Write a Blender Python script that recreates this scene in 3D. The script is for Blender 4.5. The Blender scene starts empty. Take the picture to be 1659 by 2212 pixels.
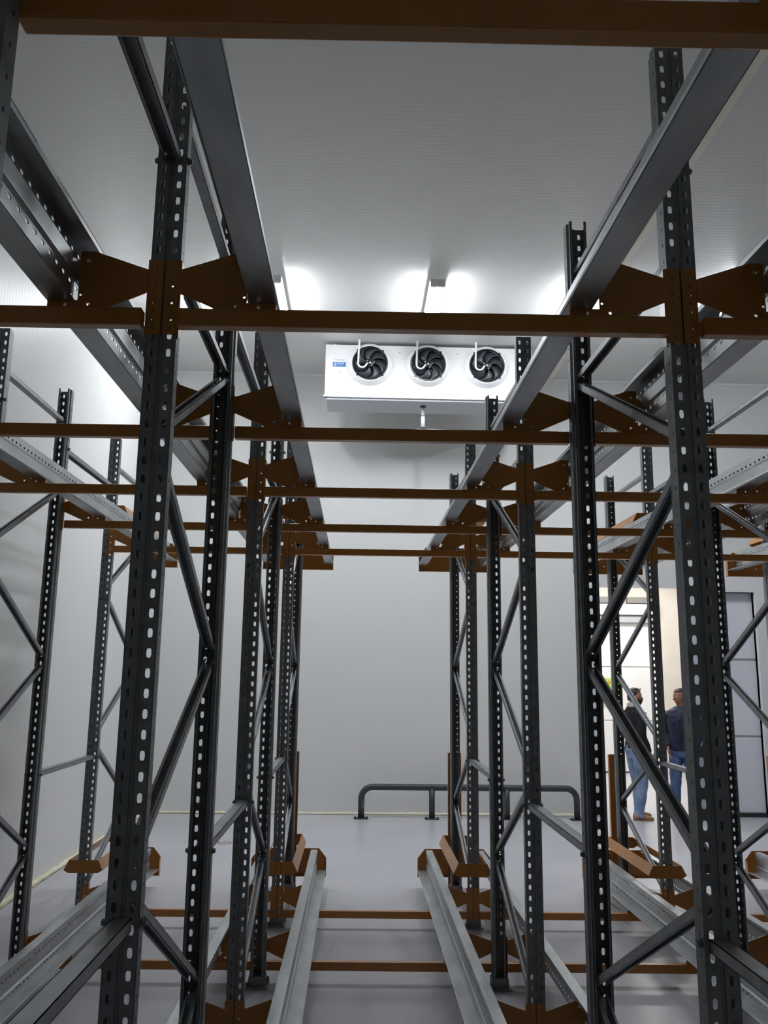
import bpy, bmesh, math, random
from mathutils import Vector, Matrix, noise
random.seed(7)
C = bpy.context.scene.collection
S = bpy.context.scene
PI = math.pi

# ------------------------------------------------------------------ camera
cd = bpy.data.cameras.new('camera'); cam = bpy.data.objects.new('camera', cd); C.objects.link(cam)
cd.sensor_fit = 'HORIZONTAL'; cd.sensor_width = 36.0; cd.lens = 36.0*1818.24/1659.0
cd.clip_start = 0.03
RI = Vector((0.99941013, -0.03211424, 0.01216842))      # image right in the world
DN = Vector((0.01804063, 0.18944703, -0.9817252))       # image down
FW = Vector((0.02922209, 0.98136563, 0.18991464))       # view direction
m = Matrix((RI, -DN, -FW)).transposed().to_4x4()
m.translation = Vector((0, 0, 1.79))
cam.matrix_world = m
S.camera = cam
# ------------------------------------------------------------------ world, exposure
S.view_settings.view_transform = 'Standard'; S.view_settings.look = 'None'
S.view_settings.gamma = 1.0; S.view_settings.use_curve_mapping = False
S.view_settings.exposure = 0.0
w = bpy.data.worlds.new('world'); S.world = w; w.use_nodes = True
w.node_tree.nodes['Background'].inputs[0].default_value = (.8, .85, .95, 1)
w.node_tree.nodes['Background'].inputs[1].default_value = 0.05
LAMP = 65.0        # emission of the ceiling tubes
OUTER = 84.0      # watts of the lamps in the loading bay beyond the door

def area(name, loc, sx, sy, watts, col=(1, 1, 1), rot=(0, 0, 0)):
    l = bpy.data.lights.new(name, 'AREA'); l.shape = 'RECTANGLE'; l.size = sx; l.size_y = sy
    l.energy = watts; l.color = col
    o = bpy.data.objects.new(name, l); o.location = loc; o.rotation_euler = rot; C.objects.link(o); return o
# lamps of the loading bay behind the open door
area('loading_bay_lamp', (3.9, 13.2, 4.0), 2.2, .5, OUTER, (1, .985, .96))
area('loading_bay_lamp', (5.2, 15.2, 4.0), 2.2, .5, OUTER, (1, .985, .96))

# ------------------------------------------------------------------ materials
def mat(name, col, rough=.5, metal=0.0, spec=None):
    m = bpy.data.materials.new(name); m.use_nodes = True
    b = m.node_tree.nodes['Principled BSDF']
    b.inputs['Base Color'].default_value = (*col, 1); b.inputs['Roughness'].default_value = rough
    b.inputs['Metallic'].default_value = metal
    if spec is not None: b.inputs['Specular IOR Level'].default_value = spec
    return m
def noisy(name, c1, c2, scale=8, rough=(.4, .6), metal=0.0, detail=4, stretch=(1, 1, 1), bump=0.0, lo=.35, hi=.65):
    m = mat(name, c1, .5, metal); nt = m.node_tree; b = nt.nodes['Principled BSDF']
    tc = nt.nodes.new('ShaderNodeTexCoord'); mp = nt.nodes.new('ShaderNodeMapping')
    mp.inputs['Scale'].default_value = stretch
    n = nt.nodes.new('ShaderNodeTexNoise'); n.inputs['Scale'].default_value = scale; n.inputs['Detail'].default_value = detail
    r = nt.nodes.new('ShaderNodeValToRGB'); r.color_ramp.elements[0].color = (*c1, 1); r.color_ramp.elements[1].color = (*c2, 1)
    r.color_ramp.elements[0].position = lo; r.color_ramp.elements[1].position = hi
    mr = nt.nodes.new('ShaderNodeMapRange'); mr.inputs[3].default_value = rough[0]; mr.inputs[4].default_value = rough[1]
    L = nt.links.new
    L(tc.outputs['Object'], mp.inputs[0]); L(mp.outputs[0], n.inputs['Vector']); L(n.outputs[0], r.inputs[0])
    L(r.outputs[0], b.inputs['Base Color']); L(n.outputs[0], mr.inputs[0]); L(mr.outputs[0], b.inputs['Roughness'])
    if bump:
        bp = nt.nodes.new('ShaderNodeBump'); bp.inputs['Strength'].default_value = bump; bp.inputs['Distance'].default_value = .002
        L(n.outputs[0], bp.inputs['Height']); L(bp.outputs[0], b.inputs['Normal'])
    return m
def ribbed(name, col, axis, pitch=.05, strength=.35, rough=.3, spec=.5):
    """painted sandwich panel with fine ribs that repeat along one axis"""
    m = mat(name, col, rough, 0.0, spec); nt = m.node_tree; b = nt.nodes['Principled BSDF']; L = nt.links.new
    tc = nt.nodes.new('ShaderNodeTexCoord'); sp = nt.nodes.new('ShaderNodeSeparateXYZ'); L(tc.outputs['Object'], sp.inputs[0])
    mu = nt.nodes.new('ShaderNodeMath'); mu.operation = 'MULTIPLY'; mu.inputs[1].default_value = 2*PI/pitch; L(sp.outputs[axis], mu.inputs[0])
    si = nt.nodes.new('ShaderNodeMath'); si.operation = 'SINE'; L(mu.outputs[0], si.inputs[0])
    bp = nt.nodes.new('ShaderNodeBump'); bp.inputs['Strength'].default_value = strength; bp.inputs['Distance'].default_value = .0012
    n = nt.nodes.new('ShaderNodeTexNoise'); n.inputs['Scale'].default_value = 1.3; n.inputs['Detail'].default_value = 2
    L(tc.outputs['Object'], n.inputs['Vector'])
    mr = nt.nodes.new('ShaderNodeMapRange'); mr.inputs[3].default_value = rough-.01; mr.inputs[4].default_value = rough+.015
    L(n.outputs[0], mr.inputs[0]); L(mr.outputs[0], b.inputs['Roughness'])
    L(si.outputs[0], bp.inputs['Height']); L(bp.outputs[0], b.inputs['Normal'])
    return m
def emis(name, col, s):
    m = mat(name, col); b = m.node_tree.nodes['Principled BSDF']
    b.inputs['Emission Color'].default_value = (*col, 1); b.inputs['Emission Strength'].default_value = s; return m

STEEL = noisy('galvanised_steel', (.24, .255, .26), (.33, .345, .35), 22, (.42, .58), .55, bump=.05)
STEELL = noisy('bright_galvanised_rail', (.44, .46, .47), (.56, .58, .58), 14, (.36, .46), .88, stretch=(1, .3, 1), bump=.04)
BRACE = noisy('galvanised_brace', (.34, .355, .37), (.44, .455, .47), 18, (.4, .52), .5)
ORANGE = noisy('orange_powder_coat', (.50, .195, .020), (.56, .22, .026), 6, (.34, .44))
ob = ORANGE.node_tree.nodes['Principled BSDF']; ob.inputs['Coat Weight'].default_value = .6; ob.inputs['Coat Roughness'].default_value = .28
WALL = ribbed('white_wall_panel', (.76, .77, .76), 0, .05, .12, .38)
WALLS = ribbed('white_side_wall_panel', (.76, .77, .76), 1, .05, .3, .36, .4)
CEIL = ribbed('white_ceiling_panel', (.72, .725, .71), 1, .05, .13, .3)
FLOOR = noisy('grey_lavender_epoxy_floor', (.50, .50, .545), (.56, .56, .60), 1.2, (.24, .36), 0, 5)
WHITE = mat('white_enamel', (.85, .86, .87), .35)
TRIM = noisy('off_white_trim', (.84, .79, .66), (.88, .84, .74), 5, (.4, .6))
FOAM = noisy('yellowish_sealant', (.86, .80, .52), (.9, .88, .74), 9, (.6, .8))
BLACK = mat('black_plastic', (.02, .02, .024), .35)
FANB = mat('dark_fan_blade', (.04, .042, .055), .36, .1)
DARKP = noisy('black_painted_tube', (.035, .04, .045), (.05, .055, .06), 12, (.35, .5))
GREYP = mat('grey_plastic', (.45, .46, .48), .5)
BEIGE = noisy('beige_wall_paint', (.70, .65, .58), (.74, .69, .62), 3, (.5, .7))
LEAF = noisy('lavender_grey_door_skin', (.84, .86, .95), (.88, .90, .97), 2, (.35, .5))
FARD = noisy('white_far_door_skin', (.86, .86, .86), (.9, .9, .9), 2, (.35, .5))
ZINC = mat('bright_zinc', (.8, .8, .8), .3, .5)
DARK = mat('dark_rubber', (.03, .03, .035), .7)
TUBE = emis('lamp_lens', (.93, .96, 1.0), LAMP)
BLUE = mat('blue_label', (.04, .16, .50), .4)
PBLUE = mat('pale_blue_mark', (.33, .50, .85), .4)
LIME = noisy('lime_green_paper', (.42, .68, .10), (.48, .74, .14), 20, (.6, .8))
REDI = mat('red_ink', (.75, .10, .04), .6)
GREENI = mat('dark_green_ink', (.08, .22, .03), .6)
SKIN = noisy('skin', (.42, .22, .15), (.48, .26, .18), 30, (.45, .6))
SKIN2 = noisy('ruddy_skin', (.38, .16, .11), (.44, .20, .14), 30, (.45, .6))
HAIR = noisy('dark_hair', (.012, .010, .009), (.03, .022, .018), 60, (.4, .6))
HAIR2 = noisy('brown_hair', (.07, .03, .02), (.10, .05, .03), 60, (.4, .6))
BLKC = noisy('black_knit', (.003, .004, .007), (.008, .009, .013), 40, (.7, .9), bump=.3)
NAVY = noisy('navy_jacket_cloth', (.010, .016, .045), (.018, .026, .065), 30, (.5, .7), bump=.3)
TEE = noisy('dark_tee_cloth', (.012, .010, .030), (.02, .017, .04), 40, (.7, .9))
JEAN = noisy('light_blue_denim', (.13, .20, .34), (.26, .35, .50), 7, (.7, .9), bump=.4)
JEAN2 = noisy('mid_blue_denim', (.06, .11, .24), (.12, .19, .36), 7, (.7, .9), bump=.4)
BOOT = noisy('tan_leather', (.36, .17, .08), (.44, .22, .11), 16, (.5, .7))
SHOE = noisy('dark_blue_shoe', (.02, .04, .10), (.04, .07, .15), 16, (.5, .7))
COLLAR = noisy('pale_grey_collar', (.45, .44, .42), (.55, .54, .52), 20, (.7, .9))

# ------------------------------------------------------------------ helpers
def link(name, bm, mt, parent=None, smooth=False):
    me = bpy.data.meshes.new(name)
    bmesh.ops.recalc_face_normals(bm, faces=bm.faces)
    bm.to_mesh(me); bm.free()
    for mm in (mt if isinstance(mt, (list, tuple)) else [mt]): me.materials.append(mm)
    if smooth:
        for p in me.polygons: p.use_smooth = True
    o = bpy.data.objects.new(name, me); C.objects.link(o)
    if parent: o.parent = parent
    return o
def tag(o, label=None, cat=None, group=None, kind=None):
    if label: o['label'] = label
    if cat: o['category'] = cat
    if group: o['group'] = group
    if kind: o['kind'] = kind
    return o
def empty(name, loc=(0, 0, 0), rz=0):
    o = bpy.data.objects.new(name, None); o.location = loc; o.rotation_euler = (0, 0, rz); o.empty_display_size = .1
    C.objects.link(o); return o
def copy_tree(o, parent=None):
    c = o.copy(); C.objects.link(c)
    if parent: c.parent = parent
    for ch in list(o.children): copy_tree(ch, c)
    return c
def box(bm, x0, x1, y0, y1, z0, z1, bev=0.0):
    vs = [bm.verts.new((x, y, z)) for x in (x0, x1) for y in (y0, y1) for z in (z0, z1)]
    fs = [bm.faces.new([vs[i] for i in f]) for f in ((0,1,3,2),(4,6,7,5),(0,4,5,1),(2,3,7,6),(0,2,6,4),(1,5,7,3))]
    if bev:
        es = list({e for f in fs for e in f.edges})
        bmesh.ops.bevel(bm, geom=es, offset=bev, segments=2, affect='EDGES', profile=.5)
def boxo(name, x0, x1, y0, y1, z0, z1, mt, parent=None, bev=0.0):
    bm = bmesh.new(); box(bm, x0, x1, y0, y1, z0, z1, bev); return link(name, bm, mt, parent)
def plate(bm, poly, holes, T, fn):
    """flat plate with real holes: poly and holes in 2-D, fn(a, b, t) -> 3-D point"""
    tb = bmesh.new(); loops = []
    for lp in [poly]+holes:
        v = [tb.verts.new((a, b, 0)) for a, b in lp]
        for i in range(len(v)): tb.edges.new((v[i], v[(i+1) % len(v)]))
        loops.append(lp)
    bmesh.ops.triangle_fill(tb, use_beauty=True, edges=tb.edges[:], normal=(0, 0, 1))
    tb.verts.index_update()
    A = [bm.verts.new(fn(v.co.x, v.co.y, 0)) for v in tb.verts]; B = [bm.verts.new(fn(v.co.x, v.co.y, T)) for v in tb.verts]
    for f in tb.faces:
        ix = [v.index for v in f.verts]
        bm.faces.new([A[i] for i in ix]); bm.faces.new([B[i] for i in reversed(ix)])
    k = 0
    for lp in loops:
        n = len(lp)
        for i in range(n):
            j = (i+1) % n; bm.faces.new((A[k+i], A[k+j], B[k+j], B[k+i]))
        k += n
    tb.free()
def circ(cx, cy, r, n=8): return [(cx+r*math.cos(2*PI*i/n+PI/n), cy+r*math.sin(2*PI*i/n+PI/n)) for i in range(n)]
def profile(bm, segs, length, pitch, T, fn):
    """extruded thin-walled profile; seg = (p0, p1, hole) with hole = None or (w, h) punched at every pitch.
    fn(a, b, s) maps section coordinates a, b and the distance s along the member to a point"""
    for (p0, p1, hole) in segs:
        d = Vector((p1[0]-p0[0], p1[1]-p0[1])); ln = d.length; d /= ln; n = Vector((-d.y, d.x))*T
        def P(q, s, t): 
            a = p0[0]+d.x*q*ln; b = p0[1]+d.y*q*ln
            return fn(a+n.x*t, b+n.y*t, s)
        if hole is None:
            v = [[bm.verts.new(P(q, s, t)) for (q, s) in ((0, 0), (1, 0), (1, length), (0, length))] for t in (0, 1)]
            bm.faces.new(v[0]); bm.faces.new(v[1][::-1])
            for i in range(4): bm.faces.new((v[0][i], v[0][(i+1) % 4], v[1][(i+1) % 4], v[1][i]))
            continue
        hw, hh = hole[0]/2/ln, hole[1]/2; kx, kz = (.62, .5) if len(hole) < 3 else (.42, .42)
        N = int(length/pitch); rows = [[[bm.verts.new(P(q, i*pitch, t)) for q in (0, 1)] for t in (0, 1)] for i in range(N+1)]
        for i in range(N):
            c = (i+.5)*pitch
            hp = [(hw, hh*kz), (hw*kx, hh), (-hw*kx, hh), (-hw, hh*kz), (-hw, -hh*kz), (-hw*kx, -hh), (hw*kx, -hh), (hw, -hh*kz)]
            H = [[bm.verts.new(P(.5+x, c+y, t)) for x, y in hp] for t in (0, 1)]
            for t in (0, 1):
                h = H[t]; BL, BR = rows[i][t]; TL, TR = rows[i+1][t]
                for f in ((BR, TR, h[0], h[7]), (TR, h[1], h[0]), (TR, TL, h[2], h[1]), (TL, h[3], h[2]), (TL, BL, h[4], h[3]),
                          (BL, h[5], h[4]), (BL, BR, h[6], h[5]), (BR, h[7], h[6])): bm.faces.new(f)
            for k in range(8): bm.faces.new((H[0][k], H[0][(k+1) % 8], H[1][(k+1) % 8], H[1][k]))
        for e in (0, 1):
            for i in range(N): bm.faces.new((rows[i][0][e], rows[i+1][0][e], rows[i+1][1][e], rows[i][1][e]))
        rest = length-N*pitch
        if rest > .001:
            v = [[bm.verts.new(P(q, s, t)) for (q, s) in ((0, N*pitch), (1, N*pitch), (1, length), (0, length))] for t in (0, 1)]
            bm.faces.new(v[0]); bm.faces.new(v[1][::-1])
def tube(bm, pts, r, n=12, cap=True):
    rings = []; P = [Vector(p) for p in pts]; prev = None
    for i, p in enumerate(P):
        t = (P[min(i+1, len(P)-1)]-P[max(i-1, 0)]).normalized()
        u = prev if prev else (Vector((0, 0, 1)) if abs(t.z) < .9 else Vector((1, 0, 0)))
        u = (u-u.dot(t)*t).normalized(); prev = u; v = t.cross(u)
        rr = r[i] if isinstance(r, (list, tuple)) else r
        rings.append([bm.verts.new(p+u*rr*math.cos(2*PI*k/n)+v*rr*math.sin(2*PI*k/n)) for k in range(n)])
    for a, b in zip(rings, rings[1:]):
        for k in range(n): bm.faces.new((a[k], a[(k+1) % n], b[(k+1) % n], b[k]))
    if cap: bm.faces.new(rings[0][::-1]); bm.faces.new(rings[-1])
def arc(c, r, a0, a1, n, plane='xz'):
    out = []
    for i in range(n+1):
        a = a0+(a1-a0)*i/n; u, v = r*math.cos(a), r*math.sin(a)
        out.append((c[0]+u, c[1], c[2]+v) if plane == 'xz' else (c[0], c[1]+u, c[2]+v))
    return out
ORD = ['', 'first', 'second', 'third', 'fourth', 'fifth', 'sixth', 'seventh']

# ------------------------------------------------------------------ the room
YB, XL, ZC, XR, YN = 11.5, -2.72, 6.0, 9.0, -5.0
boxo('floor', XL-.3, XR+.3, YN-.3, 17.2, -.2, 0, FLOOR)['kind'] = 'structure'
boxo('ceiling', XL-.3, XR+.3, YN-.3, YB+.25, ZC, ZC+.2, CEIL)['kind'] = 'structure'
boxo('wall_left', XL-.2, XL, YN-.2, YB+.2, 0, ZC, WALLS)['kind'] = 'structure'
boxo('wall_right', XR, XR+.2, YN-.2, YB+.2, 0, ZC, WALLS)['kind'] = 'structure'
boxo('wall_front', XL, XR, YN-.2, YN, 0, ZC, WALL)['kind'] = 'structure'
D1A, D1B, D1T = 3.26, 4.60, 3.03       # open doorway
D2A, D2B, D2T = 4.84, 5.47, 2.97       # closed door beside it
bm = bmesh.new()
box(bm, XL, D1A, YB, YB+.2, 0, ZC); box(bm, D1A, D1B, YB, YB+.2, D1T, ZC); box(bm, D1B, D2A, YB, YB+.2, 0, ZC)
box(bm, D2A, D2B, YB, YB+.2, D2T, ZC); box(bm, D2B, XR, YB, YB+.2, 0, ZC)
link('wall_back', bm, WALL)['kind'] = 'structure'
# sealant bead along the foot of the back and left wall
bm = bmesh.new(); r2 = random.Random(3); pts = []
for i in range(120):
    x = XL+.03+(D1A-XL-.1)*i/119; pts.append((x, YB-.005, .012+.004*r2.random()))
tube(bm, pts, [.014+.006*r2.random() for _ in pts], 6)
tag(link('trim_1', bm, FOAM, smooth=True), kind='structure')
bm = bmesh.new(); pts = [(XL+.012+.012*r2.random(), 3+(YB-3)*i/139, .014+.008*r2.random()) for i in range(140)]
tube(bm, pts, [.020+.012*r2.random() for _ in pts], 6)
tag(link('trim_2', bm, FOAM, smooth=True), kind='structure')
# cover strip on a ceiling joint
bm = bmesh.new(); box(bm, 2.54, 2.74, YN, YB, ZC-.014, ZC); box(bm, 2.54, 2.565, YN, YB, ZC-.028, ZC-.014)
tag(link('trim_3', bm, TRIM), kind='structure')
bm = bmesh.new(); box(bm, XL, D1A-.1, YB-.03, YB, ZC-.03, ZC); box(bm, D1A-.1, XR, YB-.03, YB, ZC-.03, ZC)
tag(link('trim_4', bm, WHITE), kind='structure')
# door casings
bm = bmesh.new()
box(bm, D1A-.05, D1A+.03, YB-.04, YB+.24, 0, D1T+.02); box(bm, D1B-.03, D1B+.05, YB-.04, YB+.24, 0, D1T+.02)
link('trim_5', bm, mat('bluish_white_jamb', (.62, .66, .74), .4))['kind'] = 'structure'
bm = bmesh.new()
box(bm, D2A-.12, D2A, YB-.06, YB+.12, 0, D2T+.24); box(bm, D2B, D2B+.13, YB-.06, YB+.12, 0, D2T+.24); box(bm, D2A, D2B, YB-.06, YB+.12, D2T, D2T+.24)
link('trim_6', bm, WHITE)['kind'] = 'structure'
# closed sectional door in its recess
d = empty('door_1', (D2A-.03, YB+.055, 0)); tag(d, kind='structure')
W2 = D2B-D2A+.06
for a, b in ((.05, 1.015), (1.045, 2.035), (2.065, D2T)):
    boxo('door_section', 0, W2, 0, .04, a, b, LEAF, d, .006)
boxo('bottom_seal', 0, W2, -.03, .05, 0, .05, DARK, d)
boxo('joint', 0, W2, .008, .03, 1.015, 1.045, GREYP, d); boxo('joint', 0, W2, .008, .03, 2.035, 2.065, GREYP, d)
# loading bay beyond the open door
YF = 16.6
def struct(name, x0, x1, y0, y1, z0, z1, mt):
    o = boxo(name, x0, x1, y0, y1, z0, z1, mt); o['kind'] = 'structure'; return o
bm = bmesh.new()
box(bm, 1.5, 4.72, YF, YF+.2, 0, 4.2); box(bm, 4.72, 5.94, YF, YF+.2, 3.0, 4.2); box(bm, 5.94, 9, YF, YF+.2, 0, 4.2)
link('wall_far', bm, BEIGE)['kind'] = 'structure'
struct('wall_bay_left', 1.4, 1.5, YB+.2, YF, 0, 4.2, BEIGE); struct('wall_bay_right', 9, 9.1, YB+.2, YF, 0, 4.2, BEIGE)
struct('ceiling_bay', 1.4, 9.1, YB+.2, YF+.2, 4.2, 4.3, BEIGE)
d = empty('door_2', (4.72, YF+.05, 0)); tag(d, kind='structure')
for a, b in ((.02, .965), (.985, 1.99), (2.01, 3.0)):
    boxo('door_section', 0, 1.22, 0, .05, a, b, FARD, d, .006)
boxo('bottom_seal', 0, 1.22, -.02, .04, 0, .02, DARK, d)
boxo('joint', 0, 1.22, .012, .04, .965, .985, GREYP, d); boxo('joint', 0, 1.22, .012, .04, 1.99, 2.01, GREYP, d)
boxo('door_header', -.02, 1.24, -.10, -.055, 2.86, 3.0, GREYP, d, .01)
boxo('header_cover', -.02, 1.24, -.16, -.055, 3.01, 3.22, WHITE, d, .01)
for a in (.02, .60):
    boxo('track_box', a, a+.5, -.16, -.055, 3.24, 3.36, mat('track_box_grey', (.24, .23, .22), .6), d, .01)
# poster on the far door
p = empty('poster', (4.72, YF-.012, 1.33)); tag(p, 'lime green handwritten poster with red heading on the far white door', 'poster')
boxo('paper', 0, .52, 0, .004, 0, .52, LIME, p)
def stroke(bm, pts, wd, fn):
    for (a, b), (c2, d2) in zip(pts, pts[1:]):
        v = Vector((c2-a, d2-b)); nn = Vector((-v.y, v.x)).normalized()*wd/2; e = v.normalized()*wd*.3
        q = [(a-e.x+nn.x, b-e.y+nn.y), (c2+e.x+nn.x, d2+e.y+nn.y), (c2+e.x-nn.x, d2+e.y-nn.y), (a-e.x-nn.x, b-e.y-nn.y)]
        bm.faces.new([bm.verts.new(fn(x, y)) for x, y in q])
bm = bmesh.new(); f2 = lambda a, b: (a, -.0008, b)
for pts in ([(.04, .385), (.07, .41), (.12, .43), (.14, .46), (.13, .42), (.17, .435)], [(.19, .43), (.22, .45), (.225, .40), (.26, .42), (.27, .46)], [(.28, .39), (.31, .43), (.34, .42), (.36, .45), (.40, .40), (.44, .44)], [(.20, .39), (.25, .385)], [(.10, .47), (.11, .472)]):
    stroke(bm, pts, .014, f2)
link('heading_writing', bm, REDI, p)
bm = bmesh.new()
for (x, y) in ((.12, .30), (.26, .31), (.38, .29), (.15, .22), (.29, .23), (.41, .20), (.20, .13), (.33, .14), (.24, .06), (.38, .06)):
    stroke(bm, [(x, y), (x+.025, y+.006), (x+.05, y+.026), (x+.065, y+.018)], .010, f2)
    stroke(bm, [(x+.03, y-.015), (x+.036, y-.013)], .008, f2)
link('body_writing', bm, GREENI, p)['kind'] = 'stuff'
p.scale = (.865, 1, .865)
# faint red scrawl on the floor and a grey smudge plate on the wall
bm = bmesh.new(); f3 = lambda a, b: (-1.55+a, 9.50+b, .0012)
for pts in ([(0, .03), (.03, .07), (.05, .02), (.08, .10), (.10, .16), (.11, .05)], [(.12, .05), (.15, .15), (.20, .17), (.24, .10), (.22, .03), (.14, .03)], [(.0, .0), (.12, .01), (.2, .02)], [(.17, .07), (.19, .12)]):
    stroke(bm, pts, .013, f3)
tag(link('floor_marking', bm, mat('faded_red_ink', (.30, .16, .16), .6)), 'small faded red scrawl drawn on the grey floor', 'marking')

# ------------------------------------------------------------------ ceiling lamps
def lamp(x, y, label, LN=1.2):
    t = empty('ceiling_lamp', (x, y, ZC-.14))
    bm = bmesh.new(); box(bm, -.085, .085, 0, LN, .045, .075, .006); link('lamp_housing', bm, WHITE, t)
    bm = bmesh.new()
    sec = [(-.075, .045), (-.078, .015), (-.055, -.012), (0, -.022), (.055, -.012), (.078, .015), (.075, .045)]
    R = [[bm.verts.new((a, y2, b)) for a, b in sec] for y2 in (.02, LN-.02)]
    for i in range(6): bm.faces.new((R[0][i], R[0][i+1], R[1][i+1], R[1][i]))
    bm.faces.new(R[0]); bm.faces.new(R[1][::-1]); link('lamp_lens', bm, TUBE, t)
    for q in (0, LN):
        bm = bmesh.new(); box(bm, -.08, .08, q-.02, q+.02, -.018, .055, .006); link('end_cap', bm, WHITE, t)
    for q in (.2, LN-.2):
        bm = bmesh.new(); tube(bm, [(0, q, .09), (0, q, .14)], .01, 8); link('hanger', bm, GREYP, t)
    tag(t, label, 'ceiling lamp', 'linear lamps on the ceiling')
for x, lb in ((-1.82, 'linear ceiling lamp nearest the left wall, glimpsed behind orange bracket'),
              (-.95, 'lit linear ceiling lamp just left of the fan unit, beside dark rail'),
              (.79, 'lit linear ceiling lamp hanging above the fan unit, alone in view'),
              (2.45, 'lit linear ceiling lamp right of the fan unit, behind the rail'),
              (4.10, 'linear ceiling lamp over the right-hand lane near the doors')):
    lamp(x, 8.30 if x > -1.5 else 8.72, lb, 1.2 if x > -1.5 else .6)

# ------------------------------------------------------------------ evaporator with three fans
ev = empty('cooling_unit', (-.47, 10.25, 5.22)); tag(ev, 'white ceiling-hung cooling unit with three black fans', 'cooling unit')
bm = bmesh.new(); box(bm, 0, 2.65, .0, .55, .05, .74, .006); box(bm, 2.60, 2.66, -.01, .55, .03, .74, .004); box(bm, -.01, .05, -.01, .55, .03, .06, .004)
link('housing', bm, WHITE, ev)
bm = bmesh.new(); box(bm, .02, 2.63, .01, .53, 0, .05, .01); link('drip_tray', bm, mat('tray_grey', (.6, .62, .66), .4), ev)
bm = bmesh.new(); box(bm, -.015, 2.665, -.016, .03, .03, .055, .003); link('front_lip', bm, WHITE, ev)
bm = bmesh.new(); tube(bm, [(1.27, .2, .0), (1.27, .2, -.12)], .022, 12); tube(bm, [(1.27, .2, -.12), (1.27, .2, -.30)], .026, 12); dp = link('drain_pipe', bm, WHITE, ev, True)
bm = bmesh.new(); bm.free()
for z0, z1, rr in ((.005, -.02, .034), (-.29, -.33, .032), (-.13, -.14, .029)):
    bm = bmesh.new(); tube(bm, [(1.27, .2, z0), (1.27, .2, z1)], rr, 12); link('pipe_clamp', bm, DARK, dp)
for k, cx in enumerate((.572, 1.315, 2.07)):
    cz = .475
    f = empty('fan', (cx, -.02, cz)); f.parent = ev
    # bell-mouth ring
    bm = bmesh.new(); prof = [(.285, .018), (.262, -.004), (.245, -.045), (.236, -.05), (.225, -.045), (.222, .03)]; n = 48
    R = [[bm.verts.new((r*math.cos(2*PI*i/n), y, r*math.sin(2*PI*i/n))) for i in range(n)] for r, y in prof]
    for a, b in zip(R, R[1:]):
        for i in range(n): bm.faces.new((a[i], a[(i+1) % n], b[(i+1) % n], b[i]))
    link('fan_ring', bm, WHITE, f, True)
    bm = bmesh.new(); n = 48
    for (r0, r1, y0, y1) in ((.212, .224, -.056, -.03),):
        q = [[bm.verts.new((r*math.cos(2*PI*i/n), y, r*math.sin(2*PI*i/n))) for i in range(n)] for r, y in ((r0, y1), (r0, y0), (r1, y0), (r1, y1))]
        for a, b in zip(q, q[1:]+q[:1]):
            for i in range(n): bm.faces.new((a[i], a[(i+1) % n], b[(i+1) % n], b[i]))
    for a in (PI*.25, PI*.75, PI*1.25, PI*1.75):
        x, z = .228*math.cos(a), .228*math.sin(a); box(bm, x-.012, x+.012, -.056, -.03, z-.012, z+.012)
    link('guard_rim', bm, BLACK, f)
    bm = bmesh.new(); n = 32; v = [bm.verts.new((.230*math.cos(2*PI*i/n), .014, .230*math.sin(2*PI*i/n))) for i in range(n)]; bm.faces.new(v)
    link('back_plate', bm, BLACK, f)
    bm = bmesh.new()
    for b in range(7):
        a0 = 2*PI*b/7+.25*k; g = []
        for i in range(7):
            rr = .045+.162*i/6; sw = .75*(i/6)**1.4; wd = .50+.26*math.sin(PI*i/6*.8)
            row = []
            for j in range(6):
                s = j/5; a = a0-sw+wd*s; row.append(bm.verts.new((rr*math.cos(a), -.034+.040*s-.008*math.sin(PI*s), rr*math.sin(a))))
            g.append(row)
        for i in range(6):
            for j in range(5): bm.faces.new((g[i][j], g[i+1][j], g[i+1][j+1], g[i][j+1]))
    bl = link('fan_blades', bm, FANB, f, True); so = bl.modifiers.new('t', 'SOLIDIFY'); so.thickness = .004
    bm = bmesh.new(); tube(bm, [(0, .04, 0), (0, -.03, 0), (0, -.05, 0)], [.055, .055, .045], 24); link('hub', bm, BLACK, f, True)
    bm = bmesh.new(); tube(bm, [(0, -.05, 0), (0, -.062, 0)], [.016, .011], 12); link('hub_cap', bm, ZINC, f, True)
    for a in (.3, 2.4, -1.2):
        bm = bmesh.new(); tube(bm, [(.05*math.cos(a), -.045, .04*math.sin(a)), (.055*math.cos(a), -.055, .045*math.sin(a))], .008, 8); link('hub_bolt', bm, ZINC, f, True)
    bm = bmesh.new()
    pts = [(-.145, -.075, .30), (-.145, -.075, .20)]+[(-.15, -.078, .05)]+[(-.10+.052*math.cos(a), -.08, -.02+.055*math.sin(a)) for a in [PI+PI*i/8 for i in range(0, 8)]]+[(-.035, -.06, -.01)]
    tube(bm, pts, .012, 10); link('cable', bm, WHITE, f, True)
    bm = bmesh.new(); tube(bm, [(-.137, -.075, .30), (-.14, -.075, .2)], .010, 10); link('cable_drop', bm, WHITE, f, True)
lb = empty('label_plate', (.095, -.004, .44)); lb.parent = ev; lb['label'] = 'blue maker plate with pale lettering'
boxo('plate', 0, .165, 0, .004, 0, .06, BLUE, lb)
bm = bmesh.new(); v = [bm.verts.new((.03+.021*math.cos(2*PI*i/20), -.0008, .030+.024*math.sin(2*PI*i/20))) for i in range(20)]; bm.faces.new(v); link('roundel', bm, PBLUE, lb)
bm = bmesh.new(); f4 = lambda a, b: (a, -.0009, b)
for x in (.060, .072, .084, .096, .113, .125, .137):
    stroke(bm, [(x+.007, .030), (x, .032), (x, .046), (x+.007, .047)], .004, f4); stroke(bm, [(x, .039), (x+.006, .039)], .003, f4)
link('lettering', bm, WHITE, lb)
bm = bmesh.new()
for i in range(14): stroke(bm, [(.066+i*.0052, .014), (.069+i*.0052, .018)], .003, f4)
link('small_lettering', bm, PBLUE, lb)
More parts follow.
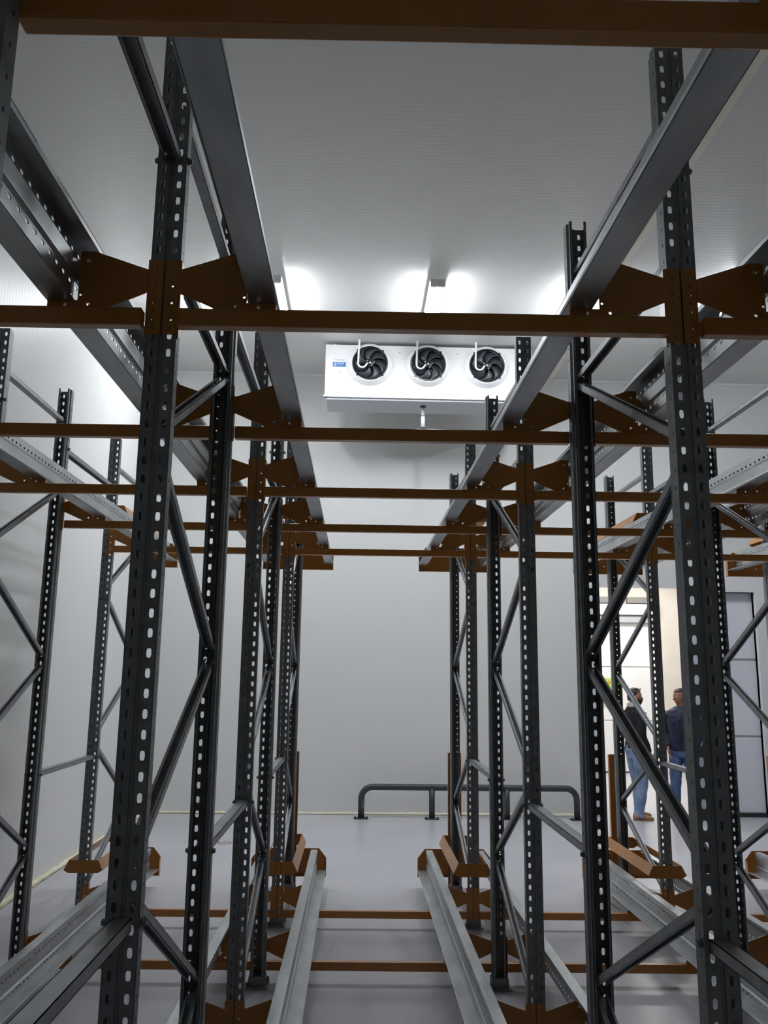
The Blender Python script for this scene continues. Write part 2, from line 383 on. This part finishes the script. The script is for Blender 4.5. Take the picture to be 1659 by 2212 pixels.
bm = bmesh.new()
for i in range(11): stroke(bm, [(.03+i*.011, .082), (.034+i*.011, .090), (.037+i*.011, .083)], .003, f4)
stroke(bm, [(.022, .078), (.022, .098), (.15, .098)], .002, f4); link('grey_lettering', bm, GREYP, lb)
for x, z in ((.18, .09), (.95, .09), (1.70, .09), (.02, .40), (.95, .65), (1.10, .65), (1.70, .65), (.20, .36)):
    bm = bmesh.new(); tube(bm, [(x, 0, z), (x, -.006, z)], .008, 8); link('screw', bm, GREYP, ev)
for x in (.12, 2.5):
    for y in (.08, .45):
        bm = bmesh.new(); tube(bm, [(x, y, .74), (x, y, .78)], .01, 8); link('hanger_rod', bm, GREYP, ev)

# ------------------------------------------------------------------ black guard rail at the back wall
g = empty('guard_rail', (.09, 11.2, 0)); tag(g, 'low black tubular guard rail bolted along the back wall', 'guard rail')
bm = bmesh.new(); W = 2.76; r = .04; zt = .385
pts = [(0, 0, .01), (0, 0, zt-.14)]+arc((.14, 0, zt-.14), .14, PI, PI/2, 7)+[(W-.14, 0, zt)]+arc((W-.14, 0, zt-.14), .14, PI/2, 0, 7)[1:]+[(W, 0, .01)]
tube(bm, pts, r, 16); link('rail_tube', bm, DARKP, g, True)
for x in (.90, 1.86):
    bm = bmesh.new(); tube(bm, [(x, 0, .01), (x, 0, zt-.01)], r*.95, 16); link('leg', bm, DARKP, g, True)
for x in (0, .90, 1.86, W):
    bm = bmesh.new(); box(bm, x-.09, x+.09, -.06, .06, 0, .012, .002)
    for sx in (-.072, .072):
        tube(bm, [(x+sx, -.03, .012), (x+sx, -.03, .03)], .012, 6)
    link('base_plate', bm, DARKP, g)

# ------------------------------------------------------------------ racking
XC = {'L2': -1.96, 'L1': -.546, 'R1': .876, 'R2': 2.305, 'R3': 3.735}
SK = -.018             # the rows run slightly out of square
def dy(col): return SK*(XC[col]-.17)
F = {0: -.03, 1: 2.155, 2: 4.34, 3: 6.53}
R = {0: 1.04, 1: 3.21, 2: 5.395, 3: 7.60}
H = 3.62
COLW = {'L2': 'in the column by the left wall', 'L1': 'just left of the central lane', 'R1': 'just right of the central lane',
        'R2': 'in the second column right of the lane', 'R3': 'in the far right column'}

def post_segs(hole, side):
    a = []
    for s in (-1, 1):
        def q(x, y): return (s*x, y)
        def sg(p0, p1, h=None): a.append((p0, p1, h) if s > 0 else (p1, p0, h))
        sg(q(0, .004), q(.003, .004)); sg(q(.003, .004), q(.006, 0)); sg(q(.006, 0), q(.012, 0))
        sg(q(.012, 0), q(.032, 0), hole); sg(q(.032, 0), q(.041, 0)); sg(q(.041, 0), q(.041, .010))
        sg(q(.041, .010), q(.041, .028), side); sg(q(.041, .028), q(.041, .040)); sg(q(.041, .040), q(.034, .047))
        sg(q(.034, .047), q(.034, .070)); sg(q(.034, .070), q(.024, .070))
    return a
def post_mesh(hole, side, name):
    bm = bmesh.new(); profile(bm, post_segs(hole, side), H-.012, .05, .0022, lambda a, b, s: (a, b, s+.012))
    bmesh.ops.recalc_face_normals(bm, faces=bm.faces)
    me = bpy.data.meshes.new(name); bm.to_mesh(me); bm.free(); me.materials.append(STEEL); return me
PM = post_mesh((.0125, .023), (.007, .009, 1), 'post'); PMS = post_mesh((.0085, .0105, 1), (.006, .007, 1), 'post_small_holes')
def foot_mesh():
    bm = bmesh.new(); box(bm, -.065, .065, -.025, .105, 0, .010, .002); box(bm, -.05, .05, -.002, .075, .010, .055)
    box(bm, -.044, .044, .0025, .08, .05, .06)
    for x, y in ((-.056, -.012), (.056, .09)): tube(bm, [(x, y, .01), (x, y, .035)], .008, 6)
    me = bpy.data.meshes.new('foot_plate'); bm.to_mesh(me); bm.free(); me.materials.append(STEEL); return me
FM = foot_mesh()
def channel(bm, p0, p1, w=.036, h=.026, t=.0018, flip=1, X=Vector((1, 0, 0))):
    """C-section between two points in a plane x = const, lips turned in"""
    p0 = Vector(p0); p1 = Vector(p1); d = (p1-p0); L = d.length; d /= L; n = X.cross(d)*flip
    sec = [(-w/2+.008, h), (-w/2, h), (-w/2, 0), (w/2, 0), (w/2, h), (w/2-.008, h)]
    profile(bm, [(sec[i], sec[i+1], None) for i in range(5)], L, 1, t, lambda a, b, s: tuple(p0+X*a+n*(b-h/2)+d*s))
BRZ = [(3.40, 3.40, 1), (2.955, 2.955, -1), (2.43, 2.93, 1), (2.37, 1.87, -1), (1.33, 1.83, 1), (1.25, .75, -1), (.24, .71, 1)]
def frame(col, i):
    f = empty('upright_frame', (XC[col]+(.012 if (col, i) == ('L1', 0) else 0), F[i]+dy(col), 0))
    if col == 'R1': f.location.x += .006; f.rotation_euler.z = .012      # this line of frames stands slightly askew
    D = R[i]-F[i]
    for back in (0, 1):
        o = bpy.data.objects.new('post', PMS if (back and i == 3) else PM); C.objects.link(o); o.parent = f
        o.location = (0, D if back else 0, 0); o.rotation_euler = (0, 0, PI if back else 0)
        b = bpy.data.objects.new('foot_plate', FM); C.objects.link(b); b.parent = o
    for za, zb, fl in BRZ:
        bm = bmesh.new(); channel(bm, (0, .035, za), (0, D-.035, zb), flip=fl); link('brace', bm, BRACE, f)
    return f
frames = {}
for i in (0, 1, 2, 3):
    for col in ('L2', 'L1', 'R1', 'R2', 'R3'):
        if i == 0 and col not in ('L1', 'R1'): continue
        if i == 1 and col in ('R3',): continue
        f = frame(col, i); frames[(col, i)] = f
        row = {0: 'beside the camera', 1: 'in the front row', 2: 'in the middle row', 3: 'in the back row'}[i]
        tag(f, f'grey perforated upright frame {COLW[col]}, {row}', 'rack frame', 'upright frames of the pallet racking')
# row spacers
def spacer(col, i, z, lev):
    y0, y1 = R[i]+.002+dy(col), F[i+1]-.002+dy(col); L = y1-y0
    s = empty('row_spacer', (XC[col], y0, z))
    bm = bmesh.new(); channel(bm, (0, 0, 0), (0, L, 0), .045, .03, .002, -1); link('spacer_channel', bm, BRACE, s)
    for y, d in ((-.02, 0), (L+.02, 0)):
        ox = .012 if (col, i) == ('L1', 0) and y < 0 else 0
        if col == 'R1': ox = -.0067 if y < 0 else .006
        for q in (-1, 1):
            bm = bmesh.new(); tube(bm, [(ox+q*.0424, y, 0), (ox+q*.0455, y, 0), (ox+q*.046, y, 0), (ox+q*.053, y, 0)], [.012, .012, .008, .008], 6); link('bolt', bm, STEEL, s)
    row = {0: 'nearest the camera', 1: 'between front and middle frames', 2: 'between middle and back frames'}[i]
    tag(s, f'{lev} spacer bar {COLW[col].replace("just ", "").replace("in the ", "")}, {row}', 'spacer bar', 'spacer bars between upright frames')
for col, i in (('L1', 0), ('R1', 0), ('L1', 1), ('L1', 2), ('R1', 1), ('R1', 2), ('L2', 1), ('L2', 2), ('R2', 1), ('R2', 2), ('R3', 2)):
    spacer(col, i, 3.22, 'high'); spacer(col, i, 1.20 if (col, i) == ('L1', 0) else 1.165, 'low')

# cross beams with end connectors and butterfly wings
WING = [(.043, .055), (.165, 0.0005), (.310, 0.0005), (.310, .029), (.229, .029), (.229, .172), (.19, .172), (.043, .122)]
def beam(cola, colb, s):
    """s = -1: beam on the camera side of the post web (front posts), +1: beam on the far side (rear posts)"""
    xa, xb = XC[cola], XC[colb]; W = xb-xa
    t = empty('cross_beam')
    y0, y1 = (-.040, 0) if s < 0 else (0, .040)
    bm = bmesh.new(); box(bm, .046, W-.046, y0+.001, y1-.001, -.050, 0, .004); link('beam_tube', bm, ORANGE, t)
    for end in (0, 1):
        xx = lambda a, e=end: a if e == 0 else W-a
        bm = bmesh.new()
        holes = [circ(.024, -.045+.0245*k, .0036 if k % 2 else .0026) for k in range(8)]
        yy0 = -.0045 if s < 0 else .0005
        plate(bm, [(.003, -.062), (.044, -.062), (.044, .155), (.003, .155)], holes, .004, lambda a, b, tt: (xx(a), yy0+tt, b))
        yr0, yr1 = (-.0005, .034) if s < 0 else (-.034, .0005)
        holes = [circ(.017, -.035+.05*k, .004) for k in range(4)]
        plate(bm, [(yr0+.0, -.072), (yr1, -.060), (yr1, .150), (yr0, .155)], [[(y if s < 0 else y-.034, z) for y, z in h] for h in holes], .003, lambda a, b, tt: (xx(.043+tt), a, b))
        link('end_connector', bm, ORANGE, t)
        bm = bmesh.new()
        holes = [circ(.205, .145, .006), circ(.20, .018, .005), circ(.262, .016, .005), circ(.222, .045, .004)]
        yw = -.012 if s < 0 else .006
        plate(bm, WING, holes, .004, lambda a, b, tt: (xx(a), yw+tt, b))
        link('bracket_wing', bm, ORANGE, t)
    return t
BAYS = [('L2', 'L1', 'left lane'), ('L1', 'R1', 'central lane'), ('R1', 'R2', 'first lane on the right'), ('R2', 'R3', 'far right lane')]
protos = {}
ROWS = [('R', 0), ('F', 1), ('R', 1), ('F', 2), ('R', 2), ('F', 3)]
for lev, zt in (('upper', 2.750), ('lower', .118)):
    for n, (kind, i) in enumerate(ROWS):
        for a, b, lane in BAYS:
            if n == 0 and (lev == 'lower' or a != 'L1'): continue
            if n in (1,) and (a == 'R2' or lev == 'lower'): continue
            if lev == 'lower' and n == 2: continue
            if n == 2 and a == 'R2': continue
            s = -1 if kind == 'F' else 1
            y = F[i] if kind == 'F' else R[i]
            if (a, s) in protos: t = copy_tree(protos[(a, s)])
            else: t = protos[(a, s)] = beam(a, b, s)
            t.location = (XC[a], y+dy(a), zt); t.rotation_euler = (0, 0, math.atan(SK))
            if n == 0: lb = 'dark orange cross beam overhead at the very top, nearest the camera'
            else: lb = f'orange {lev} cross beam over the {lane}, {ORD[n+1]} row from the camera' if lev == 'upper' else f'orange floor-level cross beam in the {lane}, {ORD[n+1]} row from camera'
            tag(t, lb, 'cross beam', f'{lev} orange cross beams')

# shuttle rails
RLEN = 7.64-.9; RY0 = .9
def rail_mesh():
    bm = bmesh.new(); h = (.0115, .021)
    pts = [((.313, .006), None), ((.311, 0), None), ((.24, 0), None), ((.24, .022), None), ((.24, .048), h), ((.232, .056), None),
           ((.232, .106), None), ((.24, .114), None), ((.24, .140), h), ((.24, .165), None), ((.185, .165), None), ((.185, .148), None)]
    segs = [(pts[k][0], pts[k+1][0], pts[k+1][1]) for k in range(len(pts)-1)]
    profile(bm, segs, RLEN, .05, .0028, lambda a, b, s: (a, s-RLEN/2, b))
    bmesh.ops.recalc_face_normals(bm, faces=bm.faces)
    me = bpy.data.meshes.new('rail'); bm.to_mesh(me); bm.free(); me.materials.append(STEELL); return me
RM = rail_mesh()
for lev, zb in (('upper', 2.780), ('lower', .148)):
    for col in ('L2', 'L1', 'R1', 'R2', 'R3'):
        for s in (-1, 1):
            if (col, s) in (('L2', -1), ('R3', 1)): continue
            o = bpy.data.objects.new('shuttle_rail', RM); C.objects.link(o)
            o.location = (XC[col]-(.012 if (col, s) == ('R1', -1) else 0), RY0+RLEN/2, zb); o.rotation_euler = (0, 0, 0 if s > 0 else PI)
            side = 'right' if s > 0 else 'left'
            tag(o, f'galvanised {lev} rail, {side} of the posts {COLW[col].replace("just ", "").replace("in the column ", "")}', 'rail', f'{lev} galvanised shuttle rails')

# end brackets, pallet guides and column guards at the far end
def end_bracket(kind):
    a, b = {'both': (-.322, .316), 'right': (-.05, .316), 'left': (-.316, .05)}[kind]
    bm = bmesh.new(); poly = [(a, -.055), (b, -.055)]
    poly += [(b, .09), (b-.065, .168)] if b > .1 else [(b, .168)]
    poly += [(a+.065, .168), (a, .09)] if a < -.1 else [(a, .168)]
    plate(bm, poly, [circ(x, .02, .005) for x in (-.03, .03)], .005, lambda p, q, t: (p, t, q))
    for e in (a, b):
        if abs(e) > .1: 
            d = .004 if e < 0 else -.004
            box(bm, min(e, e+d), max(e, e+d), -.040, .0, -.055, .088)
    box(bm, a, b, -.03, 0, -.055, -.051)
    return link('rail_end_bracket', bm, ORANGE)
def guide():
    t = empty('pallet_guide'); L = 1.20
    poly = [(-.105, 0), (.105, 0), (.14, .02), (.105, .09), (-.105, .09), (-.14, .02)]
    for y in (-.006, L-.10):
        bm = bmesh.new(); plate(bm, poly, [circ(x, z, .006) for x in (-.02, .02) for z in (.02, .06)], .004, lambda p, q, tt: (p, y+tt, q)); link('end_plate', bm, ORANGE, t)
    for s in (-1, 1):
        bm = bmesh.new()
        v = [[bm.verts.new((s*(x), yy, z)) for x, z in ((.105, .092), (.142, .020), (.136, .020), (.100, .088))] for yy in (-.006, L-.09)]
        for k in range(4): bm.faces.new((v[0][k], v[0][(k+1) % 4], v[1][(k+1) % 4], v[1][k]))
        bm.faces.new(v[0]); bm.faces.new(v[1][::-1]); link('side_plate', bm, ORANGE, t)
    return t
gp = None
for lev, zb in (('upper', 2.780), ('lower', .148)):
    for col in ('L2', 'L1', 'R1', 'R2', 'R3'):
        e = end_bracket('right' if col == 'L2' else 'left' if col == 'R3' else 'both'); e.location = (XC[col], 7.685, zb)
        tag(e, f'orange {lev} end bracket closing the rails {COLW[col].replace("just ", "")}', 'end bracket', f'{lev} rail end brackets')
        if gp is None: t = gp = guide()
        else: t = copy_tree(gp)
        t.location = (XC[col], F[3]+dy(col), .350 if lev == 'lower' else 2.985)
        tag(t, f'orange {lev} box-shaped pallet guide around back frame {COLW[col].replace("just ", "")}', 'pallet guide', f'{lev} pallet guides')
for col in ('L2', 'L1', 'R1', 'R2', 'R3'):
    bm = bmesh.new(); plate(bm, [(-.058, 0), (-.058, -.04), (-.053, -.04), (-.053, -.005), (.053, -.005), (.053, -.04), (.058, -.04), (.058, 0)], [], 1.12, lambda a, b, t: (a, b, t))
    o = link('column_guard', bm, ORANGE); o.location = (XC[col], 7.70, 0)
    tag(o, f'narrow orange upright guard behind the last post {COLW[col].replace("just ", "")}', 'post guard', 'orange post guards')

# ------------------------------------------------------------------ people
def ering(bm, c, ax, ay, n=18):
    """elliptical ring with centre c and half-axis vectors ax, ay"""
    return [bm.verts.new(Vector(c)+ax*math.cos(2*PI*k/n)+ay*math.sin(2*PI*k/n)) for k in range(n)]
def loft(bm, rings):
    n = len(rings[0])
    for a, b in zip(rings, rings[1:]):
        for k in range(n): bm.faces.new((a[k], a[(k+1) % n], b[(k+1) % n], b[k]))
    bm.faces.new(rings[0][::-1]); bm.faces.new(rings[-1])
def limb(bm, pts, rad, flat=1.0, side=Vector((1, 0, 0))):
    rings = []; P = [Vector(p) for p in pts]
    for i, p in enumerate(P):
        t = (P[min(i+1, len(P)-1)]-P[max(i-1, 0)]).normalized(); u = (side-side.dot(t)*t).normalized(); v = t.cross(u)
        rings.append(ering(bm, p, u*rad[i], v*rad[i]*flat))
    loft(bm, rings)
def blob(bm, c, r, n=14):
    g = bmesh.ops.create_uvsphere(bm, u_segments=n*2, v_segments=n, radius=1.0)
    for v in g['verts']: v.co = Vector(c)+Vector((v.co.x*r[0], v.co.y*r[1], v.co.z*r[2]))
    return g['verts']
def fine(o, vox, it=6):
    r = o.modifiers.new('r', 'REMESH'); r.mode = 'VOXEL'; r.voxel_size = vox; r.use_smooth_shade = True
    s2 = o.modifiers.new('s', 'SMOOTH'); s2.factor = .5; s2.iterations = it
    return o
def person(name, loc, rz, look, arms, legs, label, mats, height=1.66, beard=False, glasses=False, collar=None, hairlen=0):
    t = empty(name, loc, rz); tag(t, label, 'person'); skin, hair, top, inner, jean, shoe = mats
    HC = Vector((0, .015, 1.545)); RL = Matrix.Rotation(look, 4, 'Z')
    def hd(p): return RL @ Vector(p) + HC
    X = Vector((1, 0, 0)); Y = Vector((0, 1, 0))
    TOR = [(.79, .135, .095, 0), (.86, .160, .112, -.005), (.94, .152, .105, 0), (1.02, .142, .100, .005), (1.12, .155, .108, .008), (1.22, .168, .112, .005),
           (1.30, .178, .102, 0), (1.355, .165, .086, -.004), (1.395, .105, .070, -.006), (1.42, .064, .060, -.004)]
    # body: one continuous surface
    bm = bmesh.new()
    loft(bm, [ering(bm, (0, y, z), X*a, Y*b) for z, a, b, y in TOR])
    limb(bm, [(0, -.008, 1.38), (0, .0, 1.43), hd((0, -.012, -.07)), hd((0, -.012, -.03))], [.060, .054, .053, .056])
    for v in blob(bm, (0, 0, 0), (1, 1, 1), 20):
        x, y, z = v.co
        q = Vector((x*.074, y*.094, z*.115))
        if z < -.15:
            k = min(1, (-z-.15)/.8); q.x *= 1-.38*k; q.y = q.y*(1-.18*k)+.014*k
        if y > .3:
            q.y -= .007*math.exp(-((abs(x)-.36)/.16)**2-((z-.06)/.13)**2)       # eye sockets
            q.y += .005*math.exp(-((z-.24)/.10)**2)                              # brow
            q.y += .006*math.exp(-(x/.22)**2-((z+.52)/.10)**2)                   # lips
            q.y += .008*math.exp(-(x/.25)**2-((z+.82)/.12)**2)                   # chin
        v.co = hd(q)
    limb(bm, [hd((0, .084, .012)), hd((0, .098, -.012)), hd((0, .111, -.030)), hd((0, .098, -.038))], [.008, .010, .0135, .010])
    for s2 in (-1, 1): 
        blob(bm, hd((s2*.075, -.006, -.005)), (.010, .018, .030), 8)
    for k, s2 in enumerate((1, -1)):
        sh, el, wr, hdir, curl = arms[k]
        sh, el, wr, hdir = Vector(sh), Vector(el), Vector(wr), Vector(hdir).normalized()
        limb(bm, [Vector(sh)*.6+Vector((0, 0, .53)), sh, sh.lerp(el, .4), el, el.lerp(wr, .35), wr, wr+hdir*.02], [.05, .052, .046, .038, .038, .026, .026])
        # hand: palm, four unequal curled fingers, thumb from the side of the palm
        ins = Vector((-s2, 0, 0)); ins = (ins-ins.dot(hdir)*hdir).normalized(); fw = hdir.cross(ins)*(1 if hdir.cross(ins).y > 0 else -1)
        limb(bm, [wr+hdir*.01, wr+hdir*.045, wr+hdir*.09], [.027, .040, .038], .38, fw)
        for j, (off, ln) in enumerate(((.029, .072), (.010, .080), (-.010, .075), (-.029, .058))):
            p = wr+hdir*.085+fw*off; d = hdir.copy(); ps = [p]
            for q in range(3):
                d = (d+ins*curl*(.35+.2*q)).normalized(); p = p+d*ln*(.42, .32, .26)[q]; ps.append(p)
            limb(bm, ps, [.0088, .0086, .0080, .0070])
        p = wr+hdir*.030+fw*.030
        limb(bm, [p-fw*.012, p+fw*.016+hdir*.020, p+fw*.026+hdir*.050+ins*.012, p+fw*.022+hdir*.072+ins*.022], [.013, .012, .010, .008])
    for k, s2 in enumerate((1, -1)):
        hp, kn, an, fdir = [Vector(q) for q in legs[k]]
        limb(bm, [hp+Vector((0, 0, .03)), hp.lerp(kn, .3), kn, kn.lerp(an, .3), an], [.084, .075, .052, .054, .036])
        f = fdir.normalized(); limb(bm, [an-f*.03-Vector((0, 0, .03)), an+f*.05-Vector((0, 0, .045)), an+f*.15-Vector((0, 0, .062))], [.035, .036, .026], .9)
    fine(link('body', bm, skin, t, True), .0042, 3)
    for s2 in (-1, 1):
        bm = bmesh.new(); blob(bm, hd((s2*.028, .079, .006)), (.012, .010, .009), 8); e = link('eye', bm, mat('eye_white', (.7, .68, .66), .2), t, True)
        bm = bmesh.new(); blob(bm, hd((s2*.028, .087, .006)), (.005, .003, .005), 8); link('iris', bm, DARK, e, True)
    # jacket or jumper
    bm = bmesh.new(); o2 = .018
    loft(bm, [ering(bm, (0, y, z), X*(a+o2), Y*(b+o2)) for z, a, b, y in [(.845, .152, .108, 0)]+TOR[2:9]]+[ering(bm, (0, -.006, 1.425), X*.078, Y*.074)])
    for k, s2 in enumerate((1, -1)):
        sh, el, wr, hdir, curl = arms[k]; sh, el, wr = Vector(sh), Vector(el), Vector(wr)
        limb(bm, [Vector(sh)*.6+Vector((0, 0, .53)), sh, sh.lerp(el, .4), el, el.lerp(wr, .4), wr.lerp(el, .06)], [.062, .070, .062, .056, .050, .041])
    o = fine(link('jacket', bm, top, t, True), .007, 8)
    tx = bpy.data.textures.new('folds', 'CLOUDS'); tx.noise_scale = .09
    dm = o.modifiers.new('d', 'DISPLACE'); dm.texture = tx; dm.strength = .014; dm.mid_level = .5
    if inner:
        bm = bmesh.new(); v = []
        loft(bm, [ering(bm, (0, .030+y, z), X*a, Y*b) for z, a, b, y in ((.90, .055, .100, 0), (1.1, .062, .103, .008), (1.25, .066, .104, .004), (1.36, .060, .066, 0), (1.415, .050, .050, -.01))])
        fine(link('shirt', bm, inner, t, True), .007, 4)
    if collar:
        bm = bmesh.new(); n = 24; q = [[bm.verts.new((r*math.cos(2*PI*i/n), r*.92*math.sin(2*PI*i/n)-.012, z-.022*math.sin(2*PI*i/n))) for i in range(n)] for r, z in ((.085, 1.395), (.088, 1.425), (.076, 1.455), (.066, 1.44))]
        for a, b in zip(q, q[1:]):
            for i in range(n): bm.faces.new((a[i], a[(i+1) % n], b[(i+1) % n], b[i]))
        link('collar', bm, collar, t, True)
    # jeans
    bm = bmesh.new()
    loft(bm, [ering(bm, (0, y, z), X*(a+.012), Y*(b+.012)) for z, a, b, y in [(.76, .12, .09, 0)]+TOR[0:3]])
    for k, s2 in enumerate((1, -1)):
        hp, kn, an, fdir = [Vector(q) for q in legs[k]]
        limb(bm, [hp+Vector((0, 0, .02)), hp.lerp(kn, .35), kn, kn.lerp(an, .35), kn.lerp(an, .9), an+Vector((0, 0, -.045))], [.096, .090, .072, .070, .062, .066])
    o = fine(link('jeans', bm, jean, t, True), .007, 6)
    tx = bpy.data.textures.new('creases', 'CLOUDS'); tx.noise_scale = .06
    dm = o.modifiers.new('d', 'DISPLACE'); dm.texture = tx; dm.strength = .016; dm.mid_level = .5
    for k in (0, 1):
        hp, kn, an, fdir = [Vector(q) for q in legs[k]]; f = fdir.normalized(); dz = Vector((0, 0, an.z))
        bm = bmesh.new(); sd = f.cross(Vector((0, 0, 1)))
        rings = []
        for a, b, h0 in ((-.075, .030, .075), (-.05, .040, .095), (.0, .042, .100), (.06, .046, .075), (.12, .048, .058), (.165, .040, .048), (.19, .020, .035)):
            rings.append([bm.verts.new(an-dz+f*a+sd*b*math.cos(2*PI*i/14)+Vector((0, 0, max(.004, h0/2+h0/2*math.sin(2*PI*i/14))))) for i in range(14)])
        loft(bm, rings); o = link('shoe', bm, shoe, t, True)
        bm = bmesh.new(); rings = [[bm.verts.new(an-dz+f*(.055+.14*math.cos(2*PI*i/24))+sd*.05*math.sin(2*PI*i/24)+Vector((0, 0, z))) for i in range(24)] for z in (.001, .02)]
        loft(bm, rings); link('sole', bm, DARK if shoe is SHOE else mat('boot_sole', (.30, .20, .13), .7), o)
    # hair
    bm = bmesh.new(); vs = blob(bm, (0, 0, 0), (1, 1, 1), 22)
    kill = [v for v in vs if not (v.co.z > .50-.95*max(0, -v.co.y+.25) and (v.co.z > .42 or v.co.y < .25))]
    bmesh.ops.delete(bm, geom=kill, context='VERTS')
    for v in bm.verts:
        nz = noise.noise(v.co*6)*.006; v.co = hd((v.co.x*(.079+nz), v.co.y*(.099+nz), v.co.z*(.122+nz+hairlen)))
    o = link('hair', bm, hair, t, True); so = o.modifiers.new('t', 'SOLIDIFY'); so.thickness = .012; so.offset = -1
    if beard:
        bm = bmesh.new(); vs = blob(bm, (0, 0, 0), (1, 1, 1), 22)
        bmesh.ops.delete(bm, geom=[v for v in vs if v.co.y < .05 or v.co.z > -.22 or (v.co.z > -.42 and abs(v.co.x) < .22)], context='VERTS')
        for v in bm.verts:
            x, y, z = v.co; k = min(1, (-z-.15)/.8); v.co = hd((x*.079*(1-.34*k), y*.100*(1-.14*k)+.018*k, z*.121))
        o = link('beard', bm, hair, t, True); so = o.modifiers.new('t', 'SOLIDIFY'); so.thickness = .012; so.offset = -1
    if glasses:
        g2 = empty('sunglasses'); g2.parent = t
        bm = bmesh.new(); pts = [hd((.070*math.cos(a), .078*math.sin(a), .098-.035*(1-math.sin(a)))) for a in [PI*i/16 for i in range(17)]]
        tube(bm, pts, .0022, 6); link('frame', bm, GREYP, g2, True)
        for s2 in (-1, 1):
            bm = bmesh.new(); blob(bm, hd((s2*.030, .070, .098)), (.018, .007, .010), 8); link('lens', bm, BLACK, g2, True)
    return t
def leg(s, kx, ky, ax, ay, fx, fy): return ((s*.085, 0, .83), (kx, ky, .45), (ax, ay, .085), (fx, fy, 0))
person('person', (3.68, 11.32, 0), math.radians(-78), math.radians(-8),
       [((.178, 0, 1.325), (.215, -.03, 1.07), (.205, .075, .84), (0, .25, -1), .5), ((-.178, 0, 1.325), (-.215, -.02, 1.07), (-.20, .13, .86), (0, .35, -1), .5)],
       [leg(1, .10, .02, .10, -.05, .15, 1), leg(-1, -.10, .06, -.12, .08, -.2, 1)],
       'bearded person in black jumper, light jeans and tan boots, in profile in the doorway',
       (SKIN, HAIR, BLKC, None, JEAN, BOOT), beard=True, glasses=True, collar=COLLAR)
person('person', (4.37, 11.50, 0), math.radians(150), math.radians(-38),
       [((.178, 0, 1.325), (.225, -.05, 1.08), (.175, .07, .88), (-.3, .5, -1), .5), ((-.178, 0, 1.325), (-.225, -.05, 1.08), (-.175, .07, .88), (.3, .5, -1), .5)],
       [leg(1, .105, .02, .13, .0, .35, 1), leg(-1, -.105, .02, -.13, .02, -.35, 1)],
       'person in navy jacket over dark tee and blue jeans, facing the camera in doorway',
       (SKIN2, HAIR2, NAVY, TEE, JEAN2, SHOE))
